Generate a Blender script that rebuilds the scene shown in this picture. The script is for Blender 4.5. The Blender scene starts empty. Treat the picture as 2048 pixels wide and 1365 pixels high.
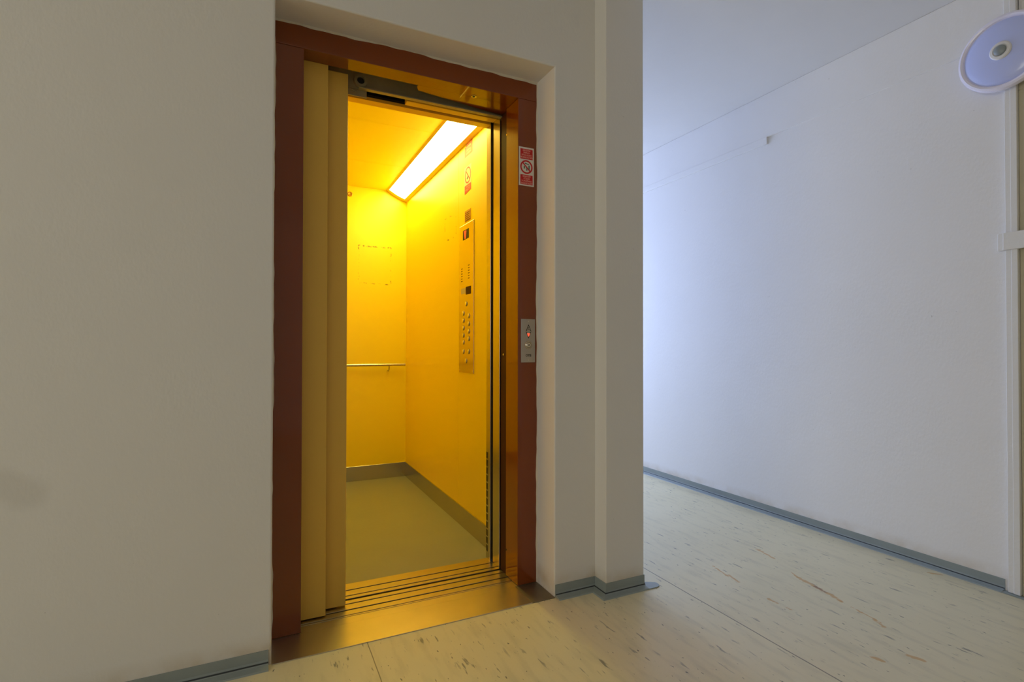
import bpy, bmesh, math, random
from mathutils import Vector, Matrix
random.seed(7)
PI = math.pi
scene = bpy.context.scene
COL = scene.collection

# ------------------------------------------------------------------ camera
cam_data = bpy.data.cameras.new('camera')
cam_data.sensor_width = 36.0
cam_data.lens = 36.0 * 1052.77 / 2048.0
cam_data.clip_start = 0.02
cam = bpy.data.objects.new('camera', cam_data)
COL.objects.link(cam)
yaw, pitch, roll = -0.4485, 0.0103, 0.0015
f = Vector((-math.sin(yaw), math.cos(yaw), 0)); r = Vector((math.cos(yaw), math.sin(yaw), 0)); u = Vector((0, 0, 1))
f2 = f * math.cos(pitch) + u * math.sin(pitch)
u2 = u * math.cos(pitch) - f * math.sin(pitch)
r3 = r * math.cos(roll) + u2 * math.sin(roll)
u3 = u2 * math.cos(roll) - r * math.sin(roll)
M = Matrix((r3, u3, -f2)).transposed().to_4x4()
M.translation = Vector((-1.09994, -1.88047, 1.03))
cam.matrix_world = M
scene.camera = cam

# ------------------------------------------------------------------ world, light, exposure
scene.view_settings.view_transform = 'Standard'
scene.view_settings.look = 'None'
scene.view_settings.gamma = 1.0
scene.view_settings.exposure = 0.0
scene.view_settings.use_curve_mapping = False
world = bpy.data.worlds.new('sky'); scene.world = world
world.use_nodes = True
world.node_tree.nodes['Background'].inputs[0].default_value = (0.62, 0.74, 1.0, 1)
world.node_tree.nodes['Background'].inputs[1].default_value = 0.5
scene.cycles.max_bounces = 14
scene.cycles.diffuse_bounces = 8
scene.cycles.glossy_bounces = 6
scene.cycles.sample_clamp_indirect = 10.0
scene.cycles.use_denoising = True

def area_light(name, loc, aim, sx, sy, power, color):
    d = bpy.data.lights.new(name, 'AREA'); d.shape = 'RECTANGLE'
    d.size = sx; d.size_y = sy; d.energy = power; d.color = color
    o = bpy.data.objects.new(name, d); COL.objects.link(o)
    o.location = loc
    o.rotation_euler = (Vector(aim) - Vector(loc)).to_track_quat('-Z', 'Y').to_euler()
    return o
# daylight in the corridor's end window, plus two unseen fill lights added behind and left
P_END, P_REAR, P_LEFT = 74, 2, 38
area_light('corridor_daylight', (1.07, 3.64, 1.45), (1.07, 0.0, 1.45), 1.06, 1.66, P_END, (0.43, 0.56, 0.95))
area_light('hall_fill', (-3.1, -4.44, 1.5), (-3.1, 0.0, 1.5), 2.8, 1.66, P_REAR, (1.0, 0.92, 0.84))
area_light('side_fill', (-5.03, -1.6, 1.5), (1.7, -1.6, 1.5), 2.4, 1.66, P_LEFT, (1.0, 0.95, 0.80))
CAB_LAMP = 17.5
CAB_COLOR = (1.0, 0.88, 0.20, 1)

# ------------------------------------------------------------------ materials
def srgb(r_, g_, b_):
    def c(v):
        v /= 255.0
        return v / 12.92 if v <= 0.04045 else ((v + 0.055) / 1.055) ** 2.4
    return (c(r_), c(g_), c(b_), 1)

def mat(name, col, rough=0.5, metal=0.0, spec=0.5, coat=0.0, bump=0.0, bscale=40.0, var=0.0, vscale=6.0, stretch=None, coat_rough=0.05):
    m = bpy.data.materials.new(name); m.use_nodes = True
    nt = m.node_tree; b = nt.nodes['Principled BSDF']
    b.inputs['Base Color'].default_value = col
    b.inputs['Roughness'].default_value = rough
    b.inputs['Metallic'].default_value = metal
    b.inputs['Specular IOR Level'].default_value = spec
    b.inputs['Coat Weight'].default_value = coat
    b.inputs['Coat Roughness'].default_value = coat_rough
    tc = nt.nodes.new('ShaderNodeTexCoord')
    mp = nt.nodes.new('ShaderNodeMapping'); nt.links.new(tc.outputs['Object'], mp.inputs[0])
    if stretch: mp.inputs['Scale'].default_value = stretch
    if bump:
        n = nt.nodes.new('ShaderNodeTexNoise'); n.inputs['Scale'].default_value = bscale; n.inputs['Detail'].default_value = 5
        nt.links.new(mp.outputs[0], n.inputs['Vector'])
        bp = nt.nodes.new('ShaderNodeBump'); bp.inputs['Strength'].default_value = bump; bp.inputs['Distance'].default_value = 0.01
        nt.links.new(n.outputs[0], bp.inputs['Height']); nt.links.new(bp.outputs[0], b.inputs['Normal'])
    if var:
        n2 = nt.nodes.new('ShaderNodeTexNoise'); n2.inputs['Scale'].default_value = vscale; n2.inputs['Detail'].default_value = 6
        nt.links.new(mp.outputs[0], n2.inputs['Vector'])
        mx = nt.nodes.new('ShaderNodeMix'); mx.data_type = 'RGBA'
        mx.inputs[6].default_value = tuple(c * (1 - var) for c in col[:3]) + (1,)
        mx.inputs[7].default_value = tuple(min(1, c * (1 + var)) for c in col[:3]) + (1,)
        nt.links.new(n2.outputs[0], mx.inputs[0]); nt.links.new(mx.outputs[2], b.inputs['Base Color'])
    return m

def emis(name, col, strength):
    m = mat(name, (0.02, 0.02, 0.02, 1)); b = m.node_tree.nodes['Principled BSDF']
    b.inputs['Emission Color'].default_value = col; b.inputs['Emission Strength'].default_value = strength
    return m

class NT:
    """small helper for node maths on world position"""
    def __init__(s, m):
        s.nt = m.node_tree; s.b = s.nt.nodes['Principled BSDF']
        g = s.nt.nodes.new('ShaderNodeNewGeometry'); s.pos = g.outputs['Position']
        sp = s.nt.nodes.new('ShaderNodeSeparateXYZ'); s.nt.links.new(s.pos, sp.inputs[0])
        s.x, s.y, s.z = sp.outputs
    def put(s, sock, v):
        if isinstance(v, (int, float)): sock.default_value = v
        else: s.nt.links.new(v, sock)
    def m(s, op, a, b=0.0, c=None, clamp=False):
        n = s.nt.nodes.new('ShaderNodeMath'); n.operation = op; n.use_clamp = clamp
        s.put(n.inputs[0], a); s.put(n.inputs[1], b)
        if c is not None: s.put(n.inputs[2], c)
        return n.outputs[0]
    def noise(s, scale, vec=(1, 1, 1), detail=4, rough=0.5, off=(0, 0, 0)):
        mp = s.nt.nodes.new('ShaderNodeMapping'); mp.inputs['Scale'].default_value = vec; mp.inputs['Location'].default_value = off
        s.nt.links.new(s.pos, mp.inputs[0])
        n = s.nt.nodes.new('ShaderNodeTexNoise'); n.inputs['Scale'].default_value = scale
        n.inputs['Detail'].default_value = detail; n.inputs['Roughness'].default_value = rough
        s.nt.links.new(mp.outputs[0], n.inputs['Vector']); return n.outputs[0]
    def ramp(s, v, a, b):       # 0 below a, 1 above b
        n = s.nt.nodes.new('ShaderNodeMapRange'); s.put(n.inputs[0], v)
        n.inputs[1].default_value = a; n.inputs[2].default_value = b
        return n.outputs[0]
    def mix(s, fac, c1, c2):
        n = s.nt.nodes.new('ShaderNodeMix'); n.data_type = 'RGBA'; s.put(n.inputs[0], fac)
        for i, c in ((6, c1), (7, c2)):
            if isinstance(c, tuple): n.inputs[i].default_value = c
            else: s.nt.links.new(c, n.inputs[i])
        return n.outputs[2]
    def seg(s, a, b, u, v):     # distance to a segment in the plane of sockets u,v
        dx, dy = b[0] - a[0], b[1] - a[1]; L = dx * dx + dy * dy
        pu = s.m('SUBTRACT', u, a[0]); pv = s.m('SUBTRACT', v, a[1])
        t = s.m('ADD', s.m('MULTIPLY', pu, dx / L), s.m('MULTIPLY', pv, dy / L), clamp=True)
        ex = s.m('SUBTRACT', pu, s.m('MULTIPLY', t, dx)); ey = s.m('SUBTRACT', pv, s.m('MULTIPLY', t, dy))
        return s.m('SQRT', s.m('ADD', s.m('MULTIPLY', ex, ex), s.m('MULTIPLY', ey, ey)))
    def bump(s, h, strength, dist=0.01):
        n = s.nt.nodes.new('ShaderNodeBump'); n.inputs['Strength'].default_value = strength; n.inputs['Distance'].default_value = dist
        s.nt.links.new(h, n.inputs['Height']); s.nt.links.new(n.outputs[0], s.b.inputs['Normal'])

def wall_paint(name, col, dirt_axis=None, smudge=None, chips=()):
    m = mat(name, col, rough=0.55, spec=0.35); k = NT(m)
    base = k.mix(k.noise(1.3, detail=3), tuple(c * 0.96 for c in col[:3]) + (1,), tuple(min(1, c * 1.04) for c in col[:3]) + (1,))
    # grime just above the skirting
    g = k.m('MULTIPLY', k.m('SUBTRACT', 1.0, k.ramp(k.z, 0.05, 0.105)), k.ramp(k.noise(9.0, detail=6), 0.32, 0.75))
    base = k.mix(k.m('MULTIPLY', g, 0.55), base, srgb(176, 150, 96))
    g2 = k.ramp(k.noise(60.0, detail=2, off=(3, 1, 2)), 0.775, 0.80)
    base = k.mix(k.m('MULTIPLY', g2, 0.35), base, srgb(120, 112, 98))
    if smudge:
        (ax, az), (bx, bz), w = smudge
        d = k.seg((ax, az), (bx, bz), k.x, k.z)
        d = k.m('ADD', d, k.m('MULTIPLY', k.m('SUBTRACT', k.noise(14.0), 0.5), 0.05))
        s_ = k.m('SUBTRACT', 1.0, k.ramp(d, w * 0.5, w * 1.2))
        base = k.mix(k.m('MULTIPLY', s_, 0.13), base, srgb(118, 108, 88))
    k.nt.links.new(base, k.b.inputs['Base Color'])
    h = k.m('ADD', k.m('MULTIPLY', k.noise(7.0, detail=4), 1.0), k.m('MULTIPLY', k.noise(90.0, vec=(1, 1, 0.6), detail=3), 0.35))
    k.bump(h, 0.13, 0.012)
    return m

WHITE = srgb(222, 220, 216)
M_wall = wall_paint('wall_paint', WHITE, smudge=((-1.735, 0.66), (-1.665, 0.62), 0.045))
M_wall_corr = wall_paint('corridor_wall_paint', srgb(232, 230, 228))
M_ceil = mat('ceiling_paint', srgb(224, 222, 219), 0.7, bump=0.25, bscale=5, var=0.02)
M_caulk = mat('caulk', srgb(205, 196, 178), 0.5, bump=0.4, bscale=60)
M_base = mat('baseboard_vinyl', srgb(140, 149, 146), 0.42, var=0.12, vscale=9, bump=0.08, bscale=30)
M_basecrease = mat('baseboard_crease', srgb(52, 56, 58), 0.8)
M_frame = mat('brown_lacquer', srgb(124, 54, 2), 0.32, spec=0.2, coat=0.95, coat_rough=0.03, bump=0.02, bscale=120, var=0.12, vscale=5)
M_framedk = mat('dark_brown_strip', srgb(62, 26, 14), 0.6, spec=0.2)
M_panelst = mat('polished_panel_steel', srgb(205, 186, 140), 0.16, metal=1.0, var=0.03, vscale=5)
M_steel = mat('brushed_steel', srgb(196, 190, 176), 0.26, metal=1.0, bump=0.03, bscale=60, stretch=(1, 1, 0.05), var=0.05, vscale=40)
M_steelh = mat('sill_aluminium', srgb(205, 196, 176), 0.3, metal=1.0, bump=0.05, bscale=80, stretch=(0.06, 1, 1), var=0.07, vscale=30)
M_plate = mat('threshold_steel', srgb(206, 198, 182), 0.33, metal=1.0, var=0.12, vscale=7, bump=0.02, bscale=30)
M_plated = mat('worn_threshold_steel', srgb(140, 130, 112), 0.45, metal=0.9, var=0.25, vscale=12)
M_dark = mat('groove_dark', srgb(22, 20, 16), 0.9, spec=0.1)
M_black = mat('black_rubber', srgb(34, 32, 30), 0.6)
M_olive = mat('operator_zinc', srgb(158, 148, 108), 0.45, metal=0.25, var=0.2, vscale=18)
M_door = mat('landing_door_paint', srgb(232, 188, 76), 0.42, bump=0.03, bscale=6, var=0.03)
M_yellowp = mat('header_yellow', srgb(236, 190, 60), 0.35)
M_chrome = mat('chrome', srgb(225, 220, 210), 0.12, metal=1.0)
M_red = mat('sign_red', srgb(196, 14, 22), 0.5)
M_redf = mat('faded_sign_red', srgb(214, 34, 40), 0.5)
M_pink = mat('faded_sign_pink', srgb(226, 84, 84), 0.5)
M_white = mat('sign_white', srgb(222, 216, 208), 0.5)
M_cream = mat('sign_cream', srgb(236, 214, 190), 0.5)
M_signtxt = mat('sign_text', srgb(236, 176, 160), 0.5)
M_signgrn = mat('sign_green', srgb(70, 110, 88), 0.5)
M_ink = mat('black_ink', srgb(20, 20, 20), 0.6)
M_panel = mat('call_panel_steel', srgb(178, 172, 162), 0.36, metal=0.75, bump=0.03, bscale=80, stretch=(1, 1, 0.05))
M_brass = mat('brass_plate', srgb(196, 150, 60), 0.45, metal=0.6)
M_redglow = emis('red_indicator', (1.0, 0.045, 0.01, 1), 1.6)
M_redbtn = emis('lit_arrow', (1.0, 0.10, 0.04, 1), 1.3)
M_lamprim = mat('lamp_rim_plastic', srgb(232, 228, 244), 0.25, coat=0.4)
M_lampdiff = mat('lamp_diffuser_plastic', srgb(192, 202, 250), 0.22, coat=0.5)
M_lampring = mat('sensor_ring_plastic', srgb(222, 220, 218), 0.4)
M_sensor = mat('sensor_lens', srgb(138, 146, 146), 0.3)
M_duct = mat('duct_paint', srgb(226, 224, 220), 0.45, bump=0.12, bscale=30)
M_doorjamb = mat('door_casing_paint', srgb(190, 184, 160), 0.5)
M_shaft = mat('shaft_concrete', srgb(70, 66, 60), 0.9, bump=0.3, bscale=12)
M_glass = mat('window_glass', (1, 1, 1, 1), 0.0); M_glass.node_tree.nodes['Principled BSDF'].inputs['Transmission Weight'].default_value = 1.0
M_winfr = mat('window_frame_paint', srgb(230, 230, 226), 0.4)

# yellow cab laminate with poster residue and scratches
def cab_paint(name, rects, u_axis):
    m = mat(name, srgb(251, 226, 14), rough=0.34, spec=0.5); k = NT(m)
    uu = k.x if u_axis == 'x' else k.y
    col = k.mix(k.noise(0.9, detail=2), srgb(249, 223, 12), srgb(252, 228, 18))
    for (u0, u1, z0, z1, th, den) in rects:
        cx, cz, hx, hz = (u0 + u1) / 2, (z0 + z1) / 2, (u1 - u0) / 2, (z1 - z0) / 2
        wob = k.m('MULTIPLY', k.m('SUBTRACT', k.noise(11.0), 0.5), 0.02)
        du = k.m('SUBTRACT', k.m('ABSOLUTE', k.m('SUBTRACT', uu, cx)), hx)
        dz = k.m('SUBTRACT', k.m('ABSOLUTE', k.m('SUBTRACT', k.z, cz)), hz)
        d = k.m('ABSOLUTE', k.m('ADD', k.m('MAXIMUM', du, dz), wob))
        line = k.m('SUBTRACT', 1.0, k.ramp(d, th * 0.5, th))
        dots = k.ramp(k.noise(38.0, detail=5, rough=0.7), den, den + 0.06)
        col = k.mix(k.m('MULTIPLY', k.m('MULTIPLY', line, dots), 0.8), col, srgb(120, 84, 20))
    sp = k.ramp(k.noise(55.0, detail=2, off=(5, 2, 7)), 0.79, 0.81)
    col = k.mix(k.m('MULTIPLY', sp, 0.5), col, srgb(150, 105, 25))
    k.nt.links.new(col, k.b.inputs['Base Color'])
    k.bump(k.noise(2.2, detail=1), 0.05, 0.02)
    return m
M_cab_back = cab_paint('cab_laminate_back', [(-0.41, -0.165, 1.515, 1.805, 0.006, 0.53)], 'x')
M_cab_side = cab_paint('cab_laminate_side', [(1.09, 1.30, 1.69, 1.83, 0.006, 0.55), (1.27, 1.48, 1.70, 1.78, 0.004, 0.6)], 'y')
M_cab = cab_paint('cab_laminate', [], 'x')
M_cabfloor = mat('cab_floor_rubber', srgb(142, 147, 136), 0.42, var=0.06, vscale=5, bump=0.04, bscale=60)

# vinyl floor with streaks along Y, sheet seams, scuffs and rust stains
def floor_material():
    m = mat('vinyl_floor', srgb(196, 190, 176), rough=0.36, spec=0.45); k = NT(m)
    col = k.mix(k.noise(2.0, detail=5), srgb(212, 202, 164), srgb(224, 214, 180))
    col = k.mix(k.m('MULTIPLY', k.ramp(k.noise(30.0, vec=(1, 0.2, 1), detail=5), 0.5, 0.8), 0.4), col, srgb(170, 164, 140))
    st = k.ramp(k.noise(62.0, vec=(1, 0.17, 1), detail=3, rough=0.5, off=(1.3, 0.2, 0)), 0.635, 0.69)
    reg = k.ramp(k.noise(7.0, detail=2, off=(4, 4, 0)), 0.34, 0.58)
    col = k.mix(k.m('MULTIPLY', k.m('MULTIPLY', st, reg), 0.75), col, srgb(104, 102, 96))
    st2 = k.ramp(k.noise(95.0, vec=(1, 0.33, 1), detail=2, off=(7.7, 3.1, 0)), 0.70, 0.73)
    col = k.mix(k.m('MULTIPLY', st2, 0.85), col, srgb(82, 78, 72))
    # sheet seams
    for sx, w in ((0.520, 0.0016), (-0.755, 0.0010)):
        d = k.m('ABSOLUTE', k.m('SUBTRACT', k.m('ADD', k.x, k.m('MULTIPLY', k.m('SUBTRACT', k.noise(2.0), 0.5), 0.01)), sx))
        lim = k.m('SUBTRACT', 1.0, k.ramp(d, w, w * 2))
        col = k.mix(k.m('MULTIPLY', lim, 0.8), col, srgb(84, 78, 68))
    # rust coloured scrapes
    wn = k.m('MULTIPLY', k.m('SUBTRACT', k.noise(30.0, detail=4), 0.5), 0.035)
    segs = [((1.193, .015), (1.165, -.12), .009), ((1.109, -.238), (1.063, -.326), .004), ((1.075, -.315), (1.051, -.44), .013),
            ((1.05, -.46), (1.030, -.53), .011), ((1.03, -.53), (.998, -.70), .004), ((.993, -.68), (.981, -.72), .010),
            ((.829, -.056), (.80, -.17), .004), ((.815, -.16), (.80, -.225), .008), ((.781, -.39), (.786, -.488), .006),
            ((.741, -.82), (.751, -.85), .008), ((1.66, -.53), (1.688, -.57), .007), ((.86, -.86), (.87, -.90), .010)]
    for a, b, w in segs:
        d = k.m('ADD', k.seg(a, b, k.x, k.y), wn)
        f_ = k.m('SUBTRACT', 1.0, k.ramp(d, w * 0.35, w))
        col = k.mix(k.m('MULTIPLY', f_, 0.75), col, srgb(196, 150, 84))
    d = k.m('ADD', k.seg((1.062, -.40), (1.05, -.445), k.x, k.y), wn)
    col = k.mix(k.m('MULTIPLY', k.m('SUBTRACT', 1.0, k.ramp(d, .004, .010)), 0.8), col, srgb(134, 100, 78))
    # grime along the right-hand skirting
    g = k.m('MULTIPLY', k.ramp(k.x, 1.60, 1.71), k.ramp(k.noise(8.0, vec=(1, .4, 1), detail=5), 0.35, 0.7))
    col = k.mix(k.m('MULTIPLY', g, 0.4), col, srgb(140, 124, 98))
    k.nt.links.new(col, k.b.inputs['Base Color'])
    k.nt.links.new(k.m('ADD', 0.32, k.m('MULTIPLY', k.noise(5.0, detail=4), 0.14)), k.b.inputs['Roughness'])
    k.bump(k.noise(3.0, detail=3), 0.05, 0.02)
    return m
M_floor = floor_material()

# ------------------------------------------------------------------ mesh helpers
class MB:
    def __init__(s): s.bm = bmesh.new()
    def box(s, x0, x1, y0, y1, z0, z1, bev=0.0, seg=2):
        b = bmesh.new(); bmesh.ops.create_cube(b, size=1.0)
        for v in b.verts:
            v.co = Vector(((x0 + x1) / 2 + v.co.x * (x1 - x0), (y0 + y1) / 2 + v.co.y * (y1 - y0), (z0 + z1) / 2 + v.co.z * (z1 - z0)))
        if bev: bmesh.ops.bevel(b, geom=b.edges[:], offset=bev, segments=seg, profile=0.5, affect='EDGES')
        s.add(b); return s
    def add(s, b):
        me = bpy.data.meshes.new('tmp'); b.to_mesh(me); b.free(); s.bm.from_mesh(me); bpy.data.meshes.remove(me)
    def quad(s, *pts):
        s.bm.faces.new([s.bm.verts.new(p) for p in pts]); return s
    def prism(s, pts, vec):          # extrude polygon by vec
        vec = Vector(vec)
        a = [s.bm.verts.new(Vector(p)) for p in pts]; b = [s.bm.verts.new(Vector(p) + vec) for p in pts]
        s.bm.faces.new(a[::-1]); s.bm.faces.new(b); n = len(a)
        for i in range(n): s.bm.faces.new((a[i], a[(i + 1) % n], b[(i + 1) % n], b[i]))
        return s
    def lathe(s, origin, axis, prof, n=40):   # prof: list of (radius, height along axis)
        axis = Vector(axis).normalized(); t = axis.orthogonal().normalized(); w = axis.cross(t); o = Vector(origin)
        rings = []
        for rad, h in prof:
            if rad < 1e-6: rings.append([s.bm.verts.new(o + axis * h)])
            else: rings.append([s.bm.verts.new(o + axis * h + (t * math.cos(2 * PI * i / n) + w * math.sin(2 * PI * i / n)) * rad) for i in range(n)])
        for A, B in zip(rings, rings[1:]):
            for i in range(n):
                j = (i + 1) % n
                if len(A) == 1 and len(B) == 1: continue
                if len(A) == 1: s.bm.faces.new((A[0], B[j], B[i]))
                elif len(B) == 1: s.bm.faces.new((A[i], A[j], B[0]))
                else: s.bm.faces.new((A[i], A[j], B[j], B[i]))
        return s
    def tube(s, pts, rad, n=16, cap=True):
        pts = [Vector(p) for p in pts]; rings = []
        for i, p in enumerate(pts):
            d = (pts[min(i + 1, len(pts) - 1)] - pts[max(i - 1, 0)]).normalized()
            up = Vector((0, 0, 1)) if abs(d.z) < 0.9 else Vector((0, 1, 0))
            a = d.cross(up).normalized(); b = a.cross(d)
            rings.append([s.bm.verts.new(p + (a * math.cos(2 * PI * k / n) + b * math.sin(2 * PI * k / n)) * rad) for k in range(n)])
        for A, B in zip(rings, rings[1:]):
            for k in range(n): s.bm.faces.new((A[k], A[(k + 1) % n], B[(k + 1) % n], B[k]))
        if cap: s.bm.faces.new(rings[0][::-1]); s.bm.faces.new(rings[-1])
        return s
    def build(s, name, m, parent=None, smooth=False):
        bmesh.ops.recalc_face_normals(s.bm, faces=s.bm.faces[:])
        me = bpy.data.meshes.new(name); s.bm.to_mesh(me); s.bm.free()
        me.materials.append(m)
        if smooth:
            for p in me.polygons: p.use_smooth = True
            try: me.set_sharp_from_angle(angle=math.radians(35))
            except Exception: pass
        o = bpy.data.objects.new(name, me); COL.objects.link(o)
        if parent:
            o.parent = parent
            o.matrix_parent_inverse = Matrix.Translation(-world_loc(parent))
        return o

def world_loc(o):
    l = Vector(o.location)
    return l if o.parent is None else l        # parts keep zero location; things sit at their base

def part(mb, name, m, parent, smooth=False, label=None):
    """a part whose vertices are given in world coordinates"""
    top = parent
    while top.parent: top = top.parent
    off = Vector(top.location)
    bmesh.ops.translate(mb.bm, verts=mb.bm.verts[:], vec=-off)
    o = mb.build(name, m, None, smooth); o.parent = parent
    if label: o['label'] = label
    return o
def thing(name, label, cat, loc=(0, 0, 0), group=None):
    o = bpy.data.objects.new(name, None); COL.objects.link(o); o.location = loc; o.empty_display_size = 0.05
    o['label'] = label; o['category'] = cat
    if group: o['group'] = group
    return o
def struct(mb, name, m, parent=None, smooth=False):
    o = mb.build(name, m, None, smooth)
    if parent: o.parent = parent
    else: o['kind'] = 'structure'
    return o
def text_part(body, name, m, parent, origin, xdir, ydir, size, width=None, align='CENTER', depth=0.0002, bold=0.0, spacing=1.0):
    """printed lettering, turned into a mesh part"""
    cu = bpy.data.curves.new(name, 'FONT'); cu.body = body; cu.size = size; cu.align_x = align; cu.align_y = 'CENTER'
    cu.extrude = depth; cu.offset = bold; cu.space_line = spacing
    tmp = bpy.data.objects.new('tmp', cu); COL.objects.link(tmp)
    bpy.context.view_layer.update()
    me = bpy.data.meshes.new_from_object(tmp.evaluated_get(bpy.context.evaluated_depsgraph_get()))
    bpy.data.objects.remove(tmp); bpy.data.curves.remove(cu)
    X = Vector(xdir).normalized(); Y = Vector(ydir).normalized(); Z = X.cross(Y)
    sx = 1.0
    if width and len(me.vertices):
        w = max(v.co.x for v in me.vertices) - min(v.co.x for v in me.vertices)
        if w > 0: sx = width / w
    top = parent
    while top.parent: top = top.parent
    off = Vector(origin) - Vector(top.location)
    for v in me.vertices: v.co = off + X * (v.co.x * sx) + Y * v.co.y + Z * v.co.z
    me.name = name; me.materials.clear(); me.materials.append(m)
    o = bpy.data.objects.new(name, me); COL.objects.link(o); o.parent = parent
    return o

# ------------------------------------------------------------------ measured geometry (metres)
XL, XR, D1 = -1.057, 0.0, 0.1516           # recess in the wall, frame face depth
ZT, ZF = 2.1916, 2.107                     # recess top, underside of the frame head
XF1, XF2 = -0.9585, -0.094                 # clear opening
XC, YB, ZC = -0.0418, 2.268, 2.256         # cab right wall, back wall, ceiling
XCL = -1.14
ZW = 2.605                                 # hall ceiling
XW = 1.747                                 # corridor right wall
YR, XHL = -4.4, -5.0                       # hall rear wall, hall left wall
YE = 3.6                                   # corridor end

# ------------------------------------------------------------------ setting
struct(MB().box(XHL, 3.2, YR, 0.0, -0.1, 0.0).box(0.2, 3.2, 0.0, YE, -0.1, 0.0)
       .box(XHL, 0.2, 0.0, 0.1970, -0.3, 0.0).box(XHL, 0.2, 0.1970, 0.333, -0.3, -0.036), 'floor', M_floor)
struct(MB().box(XHL, 3.2, YR, YE, ZW, ZW + 0.1), 'ceiling', M_ceil)

def soft(mb, off=0.004):
    return mb
# elevator wall: one solid with a deep opening; slightly rounded plaster arrises
def elevator_wall():
    b = bmesh.new()
    T = 0.34
    outer = [(XHL, 0), (XL, 0), (XL, ZT), (XR, ZT), (XR, 0), (0.2, 0), (0.2, ZW), (XHL, ZW)]
    vs = [b.verts.new((x, 0, z)) for x, z in outer]
    fa = b.faces.new(vs)
    r_ = bmesh.ops.extrude_face_region(b, geom=[fa])
    for v in [g for g in r_['geom'] if isinstance(g, bmesh.types.BMVert)]: v.co.y += T
    b.edges.ensure_lookup_table()
    es = []
    for e in b.edges:
        a, c = e.verts[0].co, e.verts[1].co
        if abs(a.y) < 1e-6 and abs(c.y) < 1e-6:
            if (abs(a.x - XL) < 1e-6 and abs(c.x - XL) < 1e-6) or (abs(a.x - XR) < 1e-6 and abs(c.x - XR) < 1e-6) or (abs(a.z - ZT) < 1e-6 and abs(c.z - ZT) < 1e-6):
                es.append(e)
    bmesh.ops.bevel(b, geom=es, offset=0.006, segments=3, profile=0.5, affect='EDGES')
    mb = MB(); mb.add(b); return mb
wall_back = struct(elevator_wall(), 'wall_back', M_wall)
struct(MB().box(0.2, 0.397, -0.079, YE, 0, ZW, 0.004, 2), 'wall_pier', M_wall)
struct(MB().box(0.397 - 0.01, XW + 0.2, YE, YE + 0.2, 0, 0.55).box(0.387, XW + 0.2, YE, YE + 0.2, 2.35, ZW)
       .box(0.387, 0.48, YE, YE + 0.2, 0.55, 2.35).box(1.66, XW + 0.2, YE, YE + 0.2, 0.55, 2.35), 'wall_corridor_end', M_wall_corr)
# right wall with the slightly thicker band of plaster under the ceiling
wr = MB().box(XW, XW + 0.2, -0.828, YE, 0, ZW)
wr.box(XW - 0.009, XW + 0.01, -0.828, YE, 2.333, ZW, 0.003, 1)
wall_right = struct(wr, 'wall_right', M_wall_corr)
struct(MB().box(XW + 0.035, XW + 0.2, YR, -0.828, 0, ZW), 'wall_right_recessed', M_wall_corr)
struct(MB().box(XW - 0.014, XW + 0.005, 0.366, YE, 2.291, 2.336, 0.003, 2), 'trim_1', M_wall_corr)
struct(MB().box(XHL - 0.2, XHL, YR, 0.34, 0, 0.6).box(XHL - 0.2, XHL, YR, 0.34, 2.4, ZW)
       .box(XHL - 0.2, XHL, YR, -2.9, 0.6, 2.4).box(XHL - 0.2, XHL, -0.3, 0.34, 0.6, 2.4), 'wall_left', M_wall)
# rear wall with a wide unseen window, added to light the hall
struct(MB().box(XHL, 3.2, YR - 0.2, YR, 0, 0.6).box(XHL, 3.2, YR - 0.2, YR, 2.4, ZW)
       .box(XHL, -4.6, YR - 0.2, YR, 0.6, 2.4).box(-1.6, 3.2, YR - 0.2, YR, 0.6, 2.4), 'wall_rear', M_wall)
def window(name, x0, x1, z0, z1, y0, n):
    w = MB(); t = 0.06
    w.box(x0, x1, y0, y0 + 0.08, z0, z0 + t).box(x0, x1, y0, y0 + 0.08, z1 - t, z1)
    for i in range(n + 1):
        xx = x0 + (x1 - x0 - t) * i / n
        w.box(xx, xx + t, y0, y0 + 0.08, z0 + t, z1 - t)
    o = struct(w, name, M_winfr)
    for i in range(n):
        a = x0 + (x1 - x0 - t) * i / n + t; c = x0 + (x1 - x0 - t) * (i + 1) / n
        struct(MB().box(a, c, y0 + 0.035, y0 + 0.041, z0 + t, z1 - t), 'pane', M_glass, o)
window('window_1', 0.48, 1.66, 0.55, 2.35, YE + 0.06, 2)
window('added_window_2', -4.6, -1.6, 0.6, 2.4, YR - 0.14, 3)  # unseen window added around the rear fill light
w3 = MB()  # unseen left window, added to carry the side fill light
for y in (-2.9, -2.06, -1.22, -0.36): w3.box(XHL - 0.12, XHL - 0.04, y, y + 0.06, 0.66, 2.34)
w3.box(XHL - 0.12, XHL - 0.04, -2.9, -0.3, 0.6, 0.66).box(XHL - 0.12, XHL - 0.04, -2.9, -0.3, 2.34, 2.4)
w3 = struct(w3, 'added_window_3', M_winfr)
for y in (-2.84, -2.00, -1.16): struct(MB().box(XHL - 0.083, XHL - 0.077, y, y + 0.78, 0.66, 2.34), 'pane', M_glass, w3)
# lift shaft around the cab
struct(MB().box(XCL - 0.25, XCL - 0.15, 0.34, 2.6, -0.1, 2.9).box(0.19, 0.2, 0.34, 2.6, -0.1, 2.9).box(XCL - 0.25, 0.2, 2.5, 2.6, -0.1, 2.9)
       .box(XCL - 0.25, 0.2, 0.34, 2.6, 2.8, 2.9).box(XCL - 0.25, 0.2, 0.34, 2.6, -0.3, -0.2)
       .box(XCL - 0.25, 0.2, 0.335, 0.345, ZW - 0.02, 2.9), 'wall_shaft', M_shaft)

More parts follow.
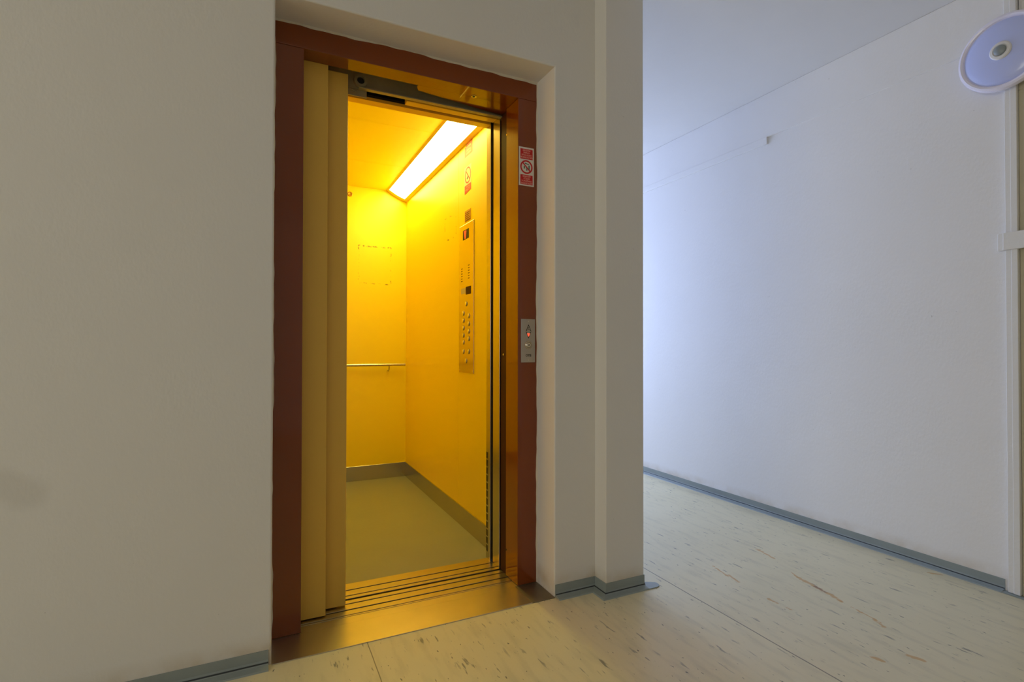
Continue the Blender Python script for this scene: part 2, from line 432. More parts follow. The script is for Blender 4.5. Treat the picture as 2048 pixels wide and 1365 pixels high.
# wavy bead of filler around the frame where it meets the plaster
def bead(pts_outer, inward, n, amp, seed, y=D1):
    rnd = random.Random(seed); mb = MB(); a, b = [Vector(p) for p in pts_outer]; inn = Vector(inward)
    prev = None; ph = [rnd.uniform(0, 6) for _ in range(5)]
    for i in range(n + 1):
        t = i / n; p = a.lerp(b, t); L = (b - a).length * t
        w = amp * (0.55 + 0.25 * math.sin(L * 7 + ph[0]) + 0.18 * math.sin(L * 17 + ph[1]) + 0.12 * math.sin(L * 41 + ph[2]) + 0.08 * math.sin(L * 83 + ph[3]))
        w = max(0.0008, w)
        o = mb.bm.verts.new(p + Vector((0, -0.006, 0)) - inn * 0.002); m1 = mb.bm.verts.new(p + inn * w * 0.55 + Vector((0, -0.0030, 0)))
        c = mb.bm.verts.new(p + inn * w + Vector((0, 0.0005, 0)))
        if prev:
            mb.bm.faces.new((prev[0], o, m1, prev[1])); mb.bm.faces.new((prev[1], m1, c, prev[2]))
        prev = (o, m1, c)
    return mb
struct(bead([(XL, D1, 0.0), (XL, D1, ZT)], (1, 0, 0), 240, 0.008, 1), 'caulk_bead', M_caulk, wall_back, True)
struct(bead([(XR, D1, 0.0), (XR, D1, ZT)], (-1, 0, 0), 240, 0.0065, 2), 'caulk_bead', M_caulk, wall_back, True)
struct(bead([(XL, D1, ZT), (XR, D1, ZT)], (0, 0, -1), 130, 0.010, 3), 'caulk_bead', M_caulk, wall_back, True)

# vinyl skirting: profile swept with mitred corners. path: points on wall foot, outward side on the left-hand normal given
PROF = [(0.0, 0.050), (0.0028, 0.050), (0.0032, 0.020), (0.0055, 0.0125), (0.011, 0.0085), (0.034, 0.0045), (0.0365, 0.0), (0.0, 0.0)]
CREASE = [(0.0052, 0.0132), (0.0058, 0.0142), (0.0085, 0.0108), (0.0080, 0.0098)]
def sweep(path, outs, prof, scale=1.0):
    mb = MB(); n = len(path); rings = []
    for i, p in enumerate(path):
        if i == 0: m_ = Vector(outs[0])
        elif i == n - 1: m_ = Vector(outs[-1])
        else:
            a, b = Vector(outs[i - 1]), Vector(outs[i]); m_ = (a + b); m_ = m_ / (m_.dot(a))
        rings.append([mb.bm.verts.new((p[0] + m_.x * d * scale, p[1] + m_.y * d * scale, z)) for d, z in prof])
    k = len(prof)
    for A, B in zip(rings, rings[1:]):
        for j in range(k): mb.bm.faces.new((A[j], A[(j + 1) % k], B[(j + 1) % k], B[j]))
    mb.bm.faces.new(rings[0]); mb.bm.faces.new(rings[-1][::-1])
    return mb
def skirting(name, path, outs, extra=None):
    mb = sweep(path, outs, PROF)
    if extra: extra(mb)
    o = struct(mb, name, M_base)
    c = struct(sweep(path, outs, CREASE), 'crease', M_basecrease, o)
    return o
skirting('baseboard_left', [(XHL, 0), (-1.066, 0)], [(0, -1)])
def flap(mb):
    pts = [(0.397, -0.115)]
    for i in range(9):
        a = -PI / 2 + (PI / 2 + 0.5) * i / 8
        pts.append((0.438 + 0.026 * math.cos(a), -0.089 + 0.026 * math.sin(a)))
    pts += [(0.405, -0.045), (0.397, -0.045)]
    mb.prism([(x, y, 0.0005) for x, y in pts], (0, 0, 0.0035))
skirting('baseboard_middle', [(0.003, 0), (0.2, 0), (0.2, -0.079), (0.3985, -0.079)], [(0, -1), (-1, 0), (0, -1)], flap)
def flap2(mb):     # the toe runs on below the cable duct
    mb.box(XW - 0.036, XW - 0.001, -0.95, -0.771, 0.0003, 0.0045)
skirting('baseboard_right', [(XW, YE), (XW, -0.772)], [(-1, 0)], flap2)

# ------------------------------------------------------------------ things on the corridor wall
duct = thing('cable_duct', 'white vertical cable duct running from floor to ceiling under the round lamp', 'cable duct', (XW, -0.806, 0.006))
part(MB().box(XW - 0.018, XW, -0.829, -0.788, 0.006, ZW - 0.002, 0.0015, 2), 'channel', M_duct, duct)
part(MB().box(XW - 0.0205, XW - 0.0175, -0.8285, -0.8075, 0.006, ZW - 0.002, 0.001, 1), 'cover', M_duct, duct)
junc = thing('cable_duct_cover', 'short white painted duct piece crossing horizontally over the vertical cable duct', 'cable duct', (XW, -0.85, 1.432))
part(MB().box(XW - 0.032, XW - 0.0208, -1.05, -0.785, 1.437, 1.510, 0.002, 2), 'cover', M_duct, junc)
part(MB().box(XW - 0.0215, XW, -0.787, -0.7635, 1.437, 1.510, 0.002, 2), 'end_cap', M_duct, junc)
dr = struct(MB().box(XW - 0.004, XW + 0.036, -0.862, -0.8295, 0, 2.1, 0.002, 1).box(XW - 0.004, XW + 0.036, -1.76, -0.8295, 2.1, 2.16, 0.002, 1)
       .box(XW - 0.004, XW + 0.036, -1.76, -1.70, 0, 2.1, 0.002, 1), 'door_1', M_doorjamb)
struct(MB().box(XW + 0.006, XW + 0.034, -1.698, -0.868, 0.012, 2.095, 0.002, 1), 'door_leaf', M_doorjamb, dr)
# round wall lamp with motion sensor
LY, LZ = -0.800, 2.2635
lamp = thing('wall_lamp', 'round bluish wall lamp with pale rim and motion sensor on the corridor wall', 'lamp', (XW, LY, LZ))
ax = (-1, 0, 0); lo = (XW - 0.0055, LY, LZ)
part(MB().lathe(lo, ax, [(0.0, 0.0), (0.128, 0.0), (0.132, 0.010), (0.128, 0.022), (0.0, 0.022)], 96), 'base', M_lamprim, lamp, True)
part(MB().lathe(lo, ax, [(0.120, 0.022), (0.150, 0.024), (0.1565, 0.034), (0.1575, 0.045), (0.153, 0.055), (0.145, 0.0585), (0.138, 0.056), (0.1345, 0.050), (0.120, 0.045)], 96), 'rim', M_lamprim, lamp, True)
part(MB().lathe(lo, ax, [(0.1355, 0.048), (0.128, 0.0545), (0.110, 0.0605), (0.080, 0.066), (0.045, 0.069), (0.0, 0.070)], 96), 'diffuser', M_lampdiff, lamp, True)
sr = part(MB().lathe(lo, ax, [(0.036, 0.066), (0.037, 0.072), (0.033, 0.0765), (0.025, 0.078), (0.0225, 0.075), (0.0, 0.075)], 48), 'sensor_ring', M_lampring, lamp, True)
part(MB().lathe(lo, ax, [(0.0215, 0.0745), (0.020, 0.080), (0.013, 0.085), (0.0, 0.087)], 32), 'sensor', M_sensor, sr, True)

# ------------------------------------------------------------------ door frame
frame = thing('elevator_door_frame', 'glossy brown frame around the elevator doorway, set back in the white wall', 'door frame', ((XL + XR) / 2, D1, 0.0))
part(MB().box(XL - 0.006, XF1, D1, 0.2325, 0.0034, ZF - 0.0008, 0.0015, 2), 'jamb', M_frame, frame)
part(MB().box(XF2, XR + 0.006, D1, 0.272, 0.0034, ZF - 0.0008, 0.0015, 2), 'jamb', M_frame, frame)
# the head reaches deeper behind the landing doors than in front of them
hd = MB().box(XL - 0.006, XR + 0.006, D1, 0.2325, ZF, ZT + 0.006, 0.0015, 2)
hd.prism([(-0.515, 0.2320, ZF), (XR, 0.2320, ZF), (XR, 0.341, ZF), (XF2, 0.341, ZF), (-0.502, 0.276, ZF), (-0.515, 0.2475, ZF)], (0, 0, 0.012))
hd.box(XL, -0.515, 0.2320, 0.2345, ZF + 0.0005, ZF + 0.012)
part(hd, 'head', M_frame, frame)
part(MB().box(XF2 + 0.006, XR, 0.2722, 0.3400, 0.0034, ZF - 0.002), 'door_stop_strip', M_framedk, frame, label='dark matt strip')  # rebate's dark reflections are put into the strip's colour
for z in (1.988, 0.118):
    part(MB().lathe((XF2 + 0.0005, 0.2655, z), (-1, 0, 0), [(0.0045, 0), (0.0045, 0.001), (0.003, 0.0022), (0, 0.0024)], 20), 'screw', M_chrome if z > 1 else M_ink, frame, True)
part(MB().lathe((XF2 + 0.006, 0.312, 0.992), (-1, 0, 0), [(0.0055, 0), (0.0055, 0.001), (0.003, 0.003), (0, 0.0035)], 20), 'screw', M_chrome, frame, True)
part(MB().lathe((-0.2715, 0.2235, ZF), (0, 0, -1), [(0.012, 0), (0.012, 0.0015), (0.009, 0.002), (0.0075, 0.001), (0.0, 0.001)], 32), 'lock_escutcheon', M_steel, frame, True)
part(MB().lathe((-0.2715, 0.2235, ZF - 0.0011), (0, 0, -1), [(0.0050, 0), (0.0045, 0.0006), (0, 0.0006)], 20), 'keyhole', M_ink, frame, True)

# ------------------------------------------------------------------ threshold plate and sills
th = thing('threshold_plate', 'polished steel threshold plate between the vinyl floor and the grooved elevator sill', 'threshold', (-0.53, 0.1, 0.0))
part(MB().box(XL + 0.001, -0.106, -0.008, 0.1500, 0.0, 0.003, 0.0008, 1).box(XF1 + 0.001, -0.106, 0.1499, 0.1960, 0.0, 0.003).box(-0.1061, XF2 - 0.001, 0.1520, 0.1960, 0.0, 0.003), 'plate', M_plate, th)
part(MB().box(-0.1050, XR - 0.001, -0.008, D1 + 0.0, 0.0, 0.0026, 0.0006, 1), 'side_plate', M_plated, th, label='dull darker end piece')
ls = thing('landing_sill', 'grooved metal sill behind the threshold plate, guiding the landing doors', 'door sill', (-0.53, 0.26, -0.03))
def rails(mb, bands, x0, x1, zb=-0.03, zt=0.0015):
    for a, b in bands: mb.box(x0, x1, a, b, zb, zt, 0.0006, 1)
    return mb
part(rails(MB(), [(0.2025, 0.2110), (0.2155, 0.2490), (0.2575, 0.2990), (0.3065, 0.3330)], XF1, XF2 + 0.006), 'rail_strips', M_steelh, ls)
part(MB().box(XF1, XF2 + 0.006, 0.1980, 0.3330, -0.035, -0.0295), 'groove_bed', M_dark, ls)
part(MB().box(XL + 0.1, XR - 0.1, 0.1976, 0.2020, -0.03, -0.015), 'edge_gap', M_dark, ls)

# ------------------------------------------------------------------ landing doors (telescopic, slid open to the left)
ld = thing('landing_door', 'two beige telescopic elevator door panels slid open against the left jamb', 'elevator door', (-0.87, 0.26, 0.0))
p1 = part(MB().box(-1.30, -0.8655, 0.2360, 0.2610, 0.006, 2.16, 0.002, 2), 'door_panel', M_door, ld)
p2 = part(MB().box(-1.22, -0.7845, 0.2860, 0.3110, 0.006, 2.116, 0.002, 2), 'door_panel', M_door, ld)
part(MB().box(-1.28, -0.90, 0.2510, 0.2550, -0.022, 0.006), 'guide_shoe', M_black, ld)
part(MB().box(-1.20, -0.82, 0.3000, 0.3045, -0.022, 0.006), 'guide_shoe', M_black, ld)
part(MB().box(-1.15, -0.86, 0.2850, 0.3090, 2.1165, 2.17), 'hanger', M_black, ld)

# landing door gear above the opening
op = thing('door_operator', 'olive grey metal door track with a round pulley above the doorway', 'door mechanism', (-0.5, 0.34, 2.1))
part(MB().box(-1.25, 0.02, 0.343, 0.349, 2.092, 2.42), 'back_plate', M_olive, op)
part(MB().box(-0.7350, XF2 + 0.004, 0.3250, 0.3430, 2.091, 2.097, 0.001, 1), 'rail', M_olive, op)
part(MB().box(-0.80, -0.700, 0.352, 0.358, 2.066, 2.25, 0.001, 1), 'bracket', M_olive, op)
part(MB().tube([(-0.765, 0.347, 2.090), (-0.745, 0.345, 2.080)], 0.002, 8), 'clip', M_olive, op)
pl = part(MB().lathe((-0.7275, 0.342, 2.1245), (0, -1, 0), [(0.0, 0), (0.026, 0.0), (0.026, 0.003), (0.022, 0.007), (0.026, 0.011), (0.026, 0.014), (0.0155, 0.014), (0.0150, 0.006), (0.0, 0.006)], 40), 'pulley', M_olive, op, True)
part(MB().lathe((-0.7275, 0.3355, 2.1245), (0, -1, 0), [(0.0, 0), (0.014, 0), (0.013, 0.002), (0, 0.0025)], 24), 'hub', M_black, pl, True)

# ------------------------------------------------------------------ elevator cab
cab = thing('elevator_cab', 'yellow elevator cab with steel skirting standing open behind the doorway', 'elevator', (-0.59, 1.38, -0.03))
part(MB().box(XCL, XC, 0.488, YB, -0.03, 0.0), 'floor_covering', M_cabfloor, cab)
part(MB().box(XCL - 0.02, XC + 0.02, YB, YB + 0.02, -0.03, 2.28), 'back_panel', M_cab_back, cab)
part(MB().box(XC, XC + 0.02, 1.0460, YB, -0.03, 2.28, 0.001, 1), 'side_panel', M_cab_side, cab)
part(MB().box(XC, XC + 0.02, 0.50, 1.0445, -0.03, 2.28, 0.001, 1), 'side_panel', M_cab_side, cab)
part(MB().box(XCL - 0.02, XCL, 0.45, YB, -0.03, 2.28), 'side_panel', M_cab, cab)
for a, b in ((0.45, 1.0285), (1.0300, 1.6790), (1.6805, YB)):
    part(MB().box(XCL - 0.02, XC + 0.02, a, b, ZC, ZC + 0.02, 0.001, 1), 'ceiling_panel', M_cab, cab)
part(MB().box(XCL, XC, YB - 0.006, YB, 0.0, 0.112, 0.001, 1), 'skirting', M_steel, cab)
part(MB().box(XC - 0.006, XC, 0.502, YB - 0.006, 0.0, 0.112, 0.001, 1), 'skirting', M_steel, cab)
part(MB().box(XCL, XCL + 0.006, 0.51, YB - 0.006, 0.0, 0.112, 0.001, 1), 'skirting', M_steel, cab)
# entrance: steel column with vent slots, jamb, headers
colm = part(MB().box(XF2, XC + 0.0, 0.450, 0.500, 0.0, ZF + 0.15, 0.001, 1), 'entrance_column', M_steel, cab)
for i in range(13):
    z = 0.035 + i * 0.0375
    for y in (0.478, 0.4895):
        part(MB().box(XF2 - 0.0004, XF2 + 0.002, y, y + 0.0065, z, z + 0.030), 'vent_slot', M_dark, colm)
part(MB().box(XF2 + 0.018, XC, 0.4255, 0.450, 0.0, ZF + 0.15), 'door_gap_shade', M_black, cab)  # black filler standing in for the shade inside the open door slot
part(MB().box(XF2 + 0.004, XC, 0.3520, 0.4255, -0.03, ZF + 0.15, 0.0004, 1), 'entrance_jamb', M_steel, cab)
part(MB().box(XCL, XCL + 0.18, 0.455, 0.50, 0.0, ZF + 0.15), 'entrance_column', M_steel, cab)
part(MB().box(XCL + 0.0, XF2, 0.4530, 0.500, 2.1040, ZC), 'header', M_yellowp, cab)
part(MB().box(-0.520, XF2 + 0.004, 0.3880, 0.4300, 2.1050, 2.135, 0.001, 1).box(-0.520, XF2 + 0.004, 0.3880, 0.392, 2.13, ZC), 'door_header', M_yellowp, cab)
part(MB().box(XCL, XF2 + 0.018, 0.4310, 0.4525, 2.118, ZC), 'header_gap', M_dark, cab)
cs = part(rails(MB(), [(0.3480, 0.3705), (0.3775, 0.4210), (0.4290, 0.4880)], XCL + 0.02, XF2 + 0.004), 'sill', M_steelh, cab)
part(MB().box(XCL + 0.02, XF2 + 0.004, 0.3480, 0.4880, -0.035, -0.0295), 'groove_bed', M_dark, cs)
# cab doors, parked open at the left
cd = thing('cab_door', 'cab-side sliding door panels parked behind the open landing doors', 'elevator door', (-0.87, 0.40, 0.002))
part(MB().box(-1.24, -0.800, 0.3630, 0.3850, 0.006, 2.10, 0.002, 1), 'door_panel', M_door, cd)
part(MB().box(-1.24, -0.870, 0.4130, 0.4350, 0.006, 2.10, 0.002, 1), 'door_panel', M_door, cd)
part(MB().box(-1.20, -0.84, 0.3725, 0.3755, -0.02, 0.006).box(-1.20, -0.9, 0.4235, 0.4265, -0.02, 0.006), 'guide_shoe', M_black, cd)

# cab light: curved diffuser in a corner housing
cl = thing('ceiling_light', 'long white glowing light fitting in the ceiling corner of the yellow cab', 'lamp', (-0.12, 1.35, ZC))
def arc(x0, z0, x1, z1, bulge, n=12):
    a, b = Vector((x0, z0)), Vector((x1, z1)); d = b - a; nn = Vector((d.y, -d.x)).normalized()
    if nn.y > 0: nn = -nn
    return [tuple(a.lerp(b, i / n) + nn * bulge * math.sin(PI * i / n)) for i in range(n + 1)]
LY0, LY1 = 0.505, 2.262
outer = arc(-0.205, ZC - 0.001, XC - 0.001, 2.180, 0.010)
def shell(prof, y0, y1, t=0.0): 
    mb = MB(); rows = []
    for y in (y0, y1): rows.append([mb.bm.verts.new((x, y, z)) for x, z in prof])
    for i in range(len(prof) - 1): mb.bm.faces.new((rows[0][i], rows[0][i + 1], rows[1][i + 1], rows[1][i]))
    return mb
hs = MB(); prof_full = outer + [(XC - 0.001, ZC - 0.001)]
def solid(mb, prof, y0, y1): mb.prism([(x, y0, z) for x, z in prof], (0, y1 - y0, 0))
solid(hs, [(x, z) for x, z in prof_full], 2.205, LY1)
# long edges of the housing: the first and last parts of the curve
solid(hs, outer[:2] + [(outer[1][0], ZC - 0.001)], LY0, 2.205)
solid(hs, outer[10:] + [(XC - 0.001, ZC - 0.001), (outer[10][0], ZC - 0.001)], LY0, 2.205)
part(hs, 'housing', mat('light_housing', srgb(235, 205, 120), 0.35), cl, False)
dm = bpy.data.materials.new('glowing_diffuser'); dm.use_nodes = True
b_ = dm.node_tree.nodes['Principled BSDF']; b_.inputs['Base Color'].default_value = (0.9, 0.9, 0.88, 1)
b_.inputs['Emission Color'].default_value = CAB_COLOR; b_.inputs['Emission Strength'].default_value = CAB_LAMP
df = MB(); prof = outer[1:11]
# rounded far end
rows = []
ys = [LY0, 2.10, 2.14, 2.17, 2.19, 2.2045]
for j, y in enumerate(ys):
    k_ = 1.0 if j < 2 else math.sqrt(max(0.0, 1 - ((y - 2.10) / 0.106) ** 2)) * 0.35 + 0.65
    mid = (len(prof) - 1) / 2
    rows.append([df.bm.verts.new((prof[0][0] + (prof[-1][0] - prof[0][0]) * (0.5 + (i / (len(prof) - 1) - 0.5) * 1.0), y,
                 prof[i][1] + (0.0 if j < 2 else 0.0))) for i in range(len(prof))])
for A, B in zip(rows, rows[1:]):
    for i in range(len(prof) - 1): df.bm.faces.new((A[i], A[i + 1], B[i + 1], B[i]))
part(df, 'diffuser', dm, cl, True)

# handrails
hr = thing('handrail', 'slim steel handrail on the back wall of the yellow cab', 'handrail', (-0.5, 2.21, 0.885))
part(MB().tube([(-1.07, 2.21, 0.886), (-0.062, 2.21, 0.886)], 0.0105, 20), 'rail', M_steel, hr, True)
for x in (-0.187, -0.95):
    part(MB().tube([(x, 2.21, 0.877), (x, 2.215, 0.850), (x, 2.235, 0.838), (x, 2.2675, 0.838)], 0.005, 12), 'bracket', M_steel, hr, True)
hl = thing('handrail', 'slim steel handrail on the left side wall of the yellow cab, hidden behind the doors', 'handrail', (XCL + 0.058, 1.4, 0.885))
part(MB().tube([(XCL + 0.058, 0.62, 0.886), (XCL + 0.058, 2.17, 0.886)], 0.0105, 20), 'rail', M_steel, hl, True)
for y in (0.75, 1.4, 2.05):
    part(MB().tube([(XCL + 0.058, y, 0.877), (XCL + 0.053, y, 0.850), (XCL + 0.033, y, 0.838), (XCL + 0.0005, y, 0.838)], 0.005, 12), 'bracket', M_steel, hl, True)
kn = thing('key_cover', 'small round metal cap high on the back wall of the cab', 'fixture', (-0.478, YB, 2.19))
part(MB().lathe((-0.478, YB, 2.192), (0, -1, 0), [(0, 0), (0.019, 0), (0.019, 0.003), (0.014, 0.006), (0.010, 0.004), (0, 0.004)], 28), 'cap', M_brass, kn, True)

# ------------------------------------------------------------------ cab control panel (faces -X)
cp = thing('control_panel', 'tall steel button panel with red display on the right wall of the yellow cab', 'control panel', (XC, 0.908, 0.880))
CX = XC - 0.004
part(MB().box(CX, XC, 0.7945, 1.0240, 0.880, 1.7245, 0.0012, 2), 'face_plate', M_panelst, cp)
ds = part(MB().box(CX - 0.0006, CX, 0.868, 0.963, 1.638, 1.692), 'display', M_ink, cp, label='dark display window')
part(MB().prism([(CX - 0.0009, 0.948, 1.688), (CX - 0.0009, 0.906, 1.686), (CX - 0.0009, 0.917, 1.642), (CX - 0.0009, 0.932, 1.642)], (0.0004, 0, 0)), 'lit_digit', M_redglow, ds)
for (y, z0) in ((0.979, 1.402), (0.868, 1.410)):
    g = MB()
    for i in range(6):
        g.box(CX - 0.0004, CX + 0.0005, y - 0.011, y + 0.011, z0 + i * 0.0145, z0 + i * 0.0145 + 0.0035)
    part(g, 'speaker_grille', M_framedk, cp)
part(MB().box(CX - 0.0006, CX, 0.915, 0.990, 1.330, 1.362), 'capacity_label', mat('pale_label', srgb(196, 188, 160), 0.5), cp, label='pale blank label')
part(MB().box(CX - 0.0008, CX, 0.834, 0.912, 1.322, 1.366), 'dark_window', M_framedk, cp)
for i, (y, z) in enumerate([(0.907, 1.271), (0.952, 1.220), (0.952, 1.178), (0.952, 1.136), (0.952, 1.094), (0.952, 1.055),
             (0.867, 1.201), (0.867, 1.158), (0.867, 1.115), (0.867, 1.074), (0.952, 1.002), (0.867, 1.002), (0.908, 0.949)]):
    bt = part(MB().lathe((CX, y, z), (-1, 0, 0), [(0.0155, 0), (0.0155, 0.0022), (0.0145, 0.0030), (0.0125, 0.0030), (0.012, 0.0016), (0.0, 0.0016)], 32), 'push_button', M_steel, cp, True)
    part(MB().lathe((CX - 0.0016, y, z), (-1, 0, 0), [(0.0116, 0), (0.0112, 0.0030), (0.007, 0.0046), (0, 0.0050)], 28), 'button_cap', M_chrome, bt, True)
for z in (0.893, 1.712):
    for y in (0.806, 1.012):
        part(MB().lathe((CX, y, z), (-1, 0, 0), [(0.003, 0), (0.0028, 0.0008), (0, 0.001)], 12), 'screw', M_chrome, cp, True)
ip = thing('nameplate', 'small square brass-coloured plate just above the button panel in the cab', 'sign', (XC, 0.893, 1.738))
part(MB().box(XC - 0.0018, XC, 0.8465, 0.9405, 1.738, 1.800, 0.0005, 1), 'plate', M_brass, ip)
g = MB()
rr = random.Random(4)
for i in range(5):
    z = 1.788 - i * 0.0105; y = 0.930
    while y > 0.862:
        w = rr.uniform(0.006, 0.016); g.box(XC - 0.0022, XC - 0.0017, y - w, y, z - 0.0045, z); y -= w + 0.005
part(g, 'engraving', M_framedk, ip)

# ------------------------------------------------------------------ stickers
def ring_mesh(c, X, Y, N, r0, r1, t, n=48, el=1.0):
    mb = MB(); c, X, Y, N = Vector(c), Vector(X), Vector(Y), Vector(N); R = []
    for i in range(n):
        a = 2 * PI * i / n; d = X * math.cos(a) + Y * math.sin(a) * el
        R.append([mb.bm.verts.new(c + d * q + N * h) for q, h in ((r0, 0), (r0, t), (r1, t), (r1, 0))])
    for i in range(n):
        A, B = R[i], R[(i + 1) % n]
        for j in range(4): mb.bm.faces.new((A[j], A[(j + 1) % 4], B[(j + 1) % 4], B[j]))
    return mb
def bar(c, X, Y, N, p, q, w, t, mb=None):
    mb = mb or MB(); c, X, Y, N = Vector(c), Vector(X), Vector(Y), Vector(N)
    a = c + X * p[0] + Y * p[1]; b = c + X * q[0] + Y * q[1]; d = (b - a).normalized(); s_ = d.cross(N) * w / 2
    mb.prism([a + s_, b + s_, b - s_, a - s_], N * t); return mb
# on the right jamb
SX, SY, SN = (1, 0, 0), (0, 0, 1), (0, -1, 0)
st = thing('warning_sticker', 'white and red prohibition sticker on the right post of the brown frame', 'sticker', (-0.055, D1, 1.729))
part(MB().box(-0.0905, -0.0172, D1 - 0.0006, D1, 1.729, 1.8975), 'backing', M_white, st)
for (z0, z1, lines) in ((1.8455, 1.8900, 'ZAKÁZANÁ|PREPRAVA|DETÍ DO 10 ROKOV|BEZ SPRIEVODU OSÔB'), (1.7345, 1.7770, 'PREPRAVA OSÔB|VÝŤAHOM|V POŽIARI|ZAKÁZANÁ POUŽITIE')):
    bx = part(MB().box(-0.0835, -0.0235, D1 - 0.0009, D1 - 0.0005, z0, z1), 'red_field', M_red, st, label='red text field')
    for i, ln in enumerate(lines.split('|')):
        wid = (0.038, 0.030, 0.048, 0.056)[i]
        text_part(ln, 'lettering', M_signtxt, bx, (-0.0535, D1 - 0.00095, z1 - 0.0070 - i * 0.0101), SX, SY, 0.0098, width=wid, bold=0.0001)
cc = (-0.0540, D1 - 0.0006, 1.8115)
part(ring_mesh(cc, SX, SY, SN, 0.0235, 0.0300, 0.0004), 'prohibition_ring', M_red, st)
fg = MB()
for (x, w, h0, h1) in ((0.013, 0.006, -0.012, 0.008), (-0.010, 0.006, -0.008, 0.004), (0.002, 0.005, -0.016, 0.002)):
    bar(cc, SX, SY, SN, (x, h0), (x, h1), w, 0.0002, fg)
part(fg, 'figures', M_signgrn, st)
part(bar(cc, SX, SY, SN, (-0.008, 0.016), (0.012, 0.012), 0.004, 0.00025), 'arrow', M_signgrn, st)
part(bar(cc, SX, SY, SN, (-0.017, 0.017), (0.017, -0.017), 0.0052, 0.0005), 'prohibition_bar', M_red, st)

# call panel on the right jamb
kp = thing('call_panel', 'small steel call panel with lit red arrow on the right frame post', 'call panel', (-0.045, D1, 0.960))
FY = D1 - 0.003
part(MB().box(-0.0795, -0.0118, FY, D1, 0.9605, 1.1490, 0.001, 2), 'face_plate', M_panel, kp)
ccx = -0.0440
def arrow(up, z):
    s_ = 1 if up else -1
    o_ = [(0, 0.026), (0.0135, -0.005), (0, 0.004), (-0.0135, -0.005)]
    i_ = [(0, 0.0195), (0.0092, -0.0008), (0, 0.0062), (-0.0092, -0.0008)]
    mb = MB()
    for j in range(4):
        a, b = o_[j], o_[(j + 1) % 4]; c, d = i_[(j + 1) % 4], i_[j]
        mb.prism([(ccx + p[0], FY, z + s_ * p[1]) for p in (a, b, c, d)], (0, -0.0006, 0))
    return mb, [(ccx + p[0], FY, z + s_ * p[1]) for p in i_]
for up, z in ((True, 1.1005), (False, 1.0900)):
    mb, inn = arrow(up, z)
    o_ = part(mb, 'arrow_button', M_ink, kp, label=('up arrow button, unlit' if up else 'down arrow button, lit red'))
    part(MB().prism(inn, (0, -0.0004, 0)), 'arrow_face', M_panel, o_)
    s_ = 1 if up else -1
    if up: part(MB().lathe((ccx, FY - 0.0004, z + 0.010), (0, -1, 0), [(0.0022, 0), (0.0022, 0.0004), (0, 0.0005)], 14), 'dot', M_ink, o_)
    else: part(MB().prism([(ccx - 0.0072, FY - 0.0004, z - 0.0025), (ccx + 0.0072, FY - 0.0004, z - 0.0025), (ccx + 0.0045, FY - 0.0004, z - 0.0115), (ccx, FY - 0.0004, z - 0.0175), (ccx - 0.0045, FY - 0.0004, z - 0.0115)], (0, -0.0003, 0)), 'arrow_glow', M_redbtn, o_)
lk = part(MB().lathe((ccx, FY, 1.0360), (0, -1, 0), [(0.0165, 0), (0.0165, 0.0015), (0.0150, 0.003), (0.0130, 0.003), (0.012, 0.0015), (0.0095, 0.0045), (0.0, 0.0050)], 36), 'key_lock', M_steel, kp, True)
part(ring_mesh((ccx, FY - 0.0002, 1.0360), (1, 0, 0), (0, 0, 1), (0, -1, 0), 0.0160, 0.0172, 0.0008), 'lock_rim', M_brass, lk)
part(MB().box(ccx - 0.0014, ccx + 0.0014, FY - 0.0054, FY - 0.0048, 1.0325, 1.0400), 'key_slot', M_ink, lk)
text_part('OTIS', 'lettering', M_ink, kp, (ccx, FY - 0.0002, 0.9905), SX, SY, 0.0135, width=0.027, bold=0.0005)
for z in (0.9705, 1.1385):
    part(MB().lathe((ccx, FY, z), (0, -1, 0), [(0.0024, 0), (0.0022, 0.0006), (0, 0.0008)], 14), 'screw', M_chrome, kp, True)

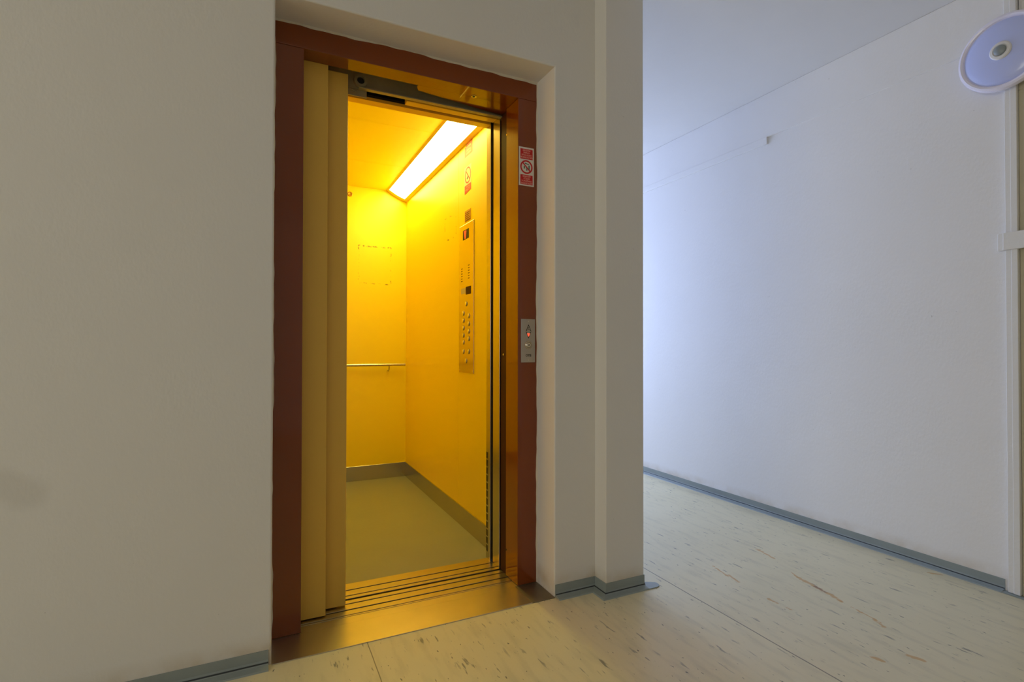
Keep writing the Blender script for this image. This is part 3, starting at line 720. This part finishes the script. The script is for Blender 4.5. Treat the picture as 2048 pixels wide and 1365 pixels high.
# stickers in the cab (right wall, facing -X)
TX, TY, TN = (0, -1, 0), (0, 0, 1), (-1, 0, 0)
ns = thing('warning_sticker', 'no smoking sticker with red circle above the button panel inside the yellow cab', 'sticker', (XC, 0.895, 1.905))
part(MB().box(XC - 0.0006, XC, 0.8410, 0.9500, 1.9060, 2.0500), 'backing', M_cream, ns)
rf = part(MB().prism([(XC - 0.0009, 0.9440, 1.9440), (XC - 0.0009, 0.8460, 1.9440), (XC - 0.0009, 0.8460, 1.9080), (XC - 0.0009, 0.9440, 1.8970)], (0.0008, 0, 0)), 'red_field', M_redf, ns, label='red text field')
text_part('ZÁKAZ', 'lettering', M_signtxt, rf, (XC - 0.00095, 0.895, 1.9330), TX, TY, 0.015, width=0.075)
text_part('FAJČIŤ', 'lettering', M_signtxt, rf, (XC - 0.00095, 0.895, 1.9170), TX, TY, 0.015, width=0.075)
nc = (XC - 0.0006, 0.8955, 1.9975)
part(ring_mesh(nc, TX, TY, TN, 0.0385, 0.0460, 0.0004), 'prohibition_ring', M_redf, ns)
part(bar(nc, TX, TY, TN, (-0.029, 0.029), (0.029, -0.029), 0.007, 0.0005), 'prohibition_bar', M_redf, ns)
part(bar(nc, TX, TY, TN, (-0.014, -0.020), (0.004, -0.008), 0.010, 0.0003), 'cigarette', M_ink, ns)
part(bar(nc, TX, TY, TN, (-0.002, 0.008), (0.010, 0.026), 0.009, 0.0003), 'smoke', mat('pale_green_print', srgb(190, 205, 130), 0.5), ns)
ps = thing('notice_sticker', 'faded pink-red notice sticker high on the cab wall beneath the long light', 'sticker', (XC, 0.885, 2.10))
part(MB().prism([(XC - 0.0006, 0.9480, 2.1650), (XC - 0.0006, 0.9250, 2.1650), (XC - 0.0006, 0.9250, 2.1900), (XC - 0.0006, 0.8250, 2.1900), (XC - 0.0006, 0.8250, 2.1080), (XC - 0.0006, 0.9480, 2.1080)], (0.0006, 0, 0)), 'backing', M_pink, ps)
for i in range(4):
    text_part(('NOSNOSŤ', 'VÝŤAHU', '320 kg', '4 OSOBY')[i], 'lettering', M_cream, ps, (XC - 0.0007, 0.883, 2.176 - i * 0.018), TX, TY, 0.014, width=(0.08, 0.07, 0.06, 0.07)[i])
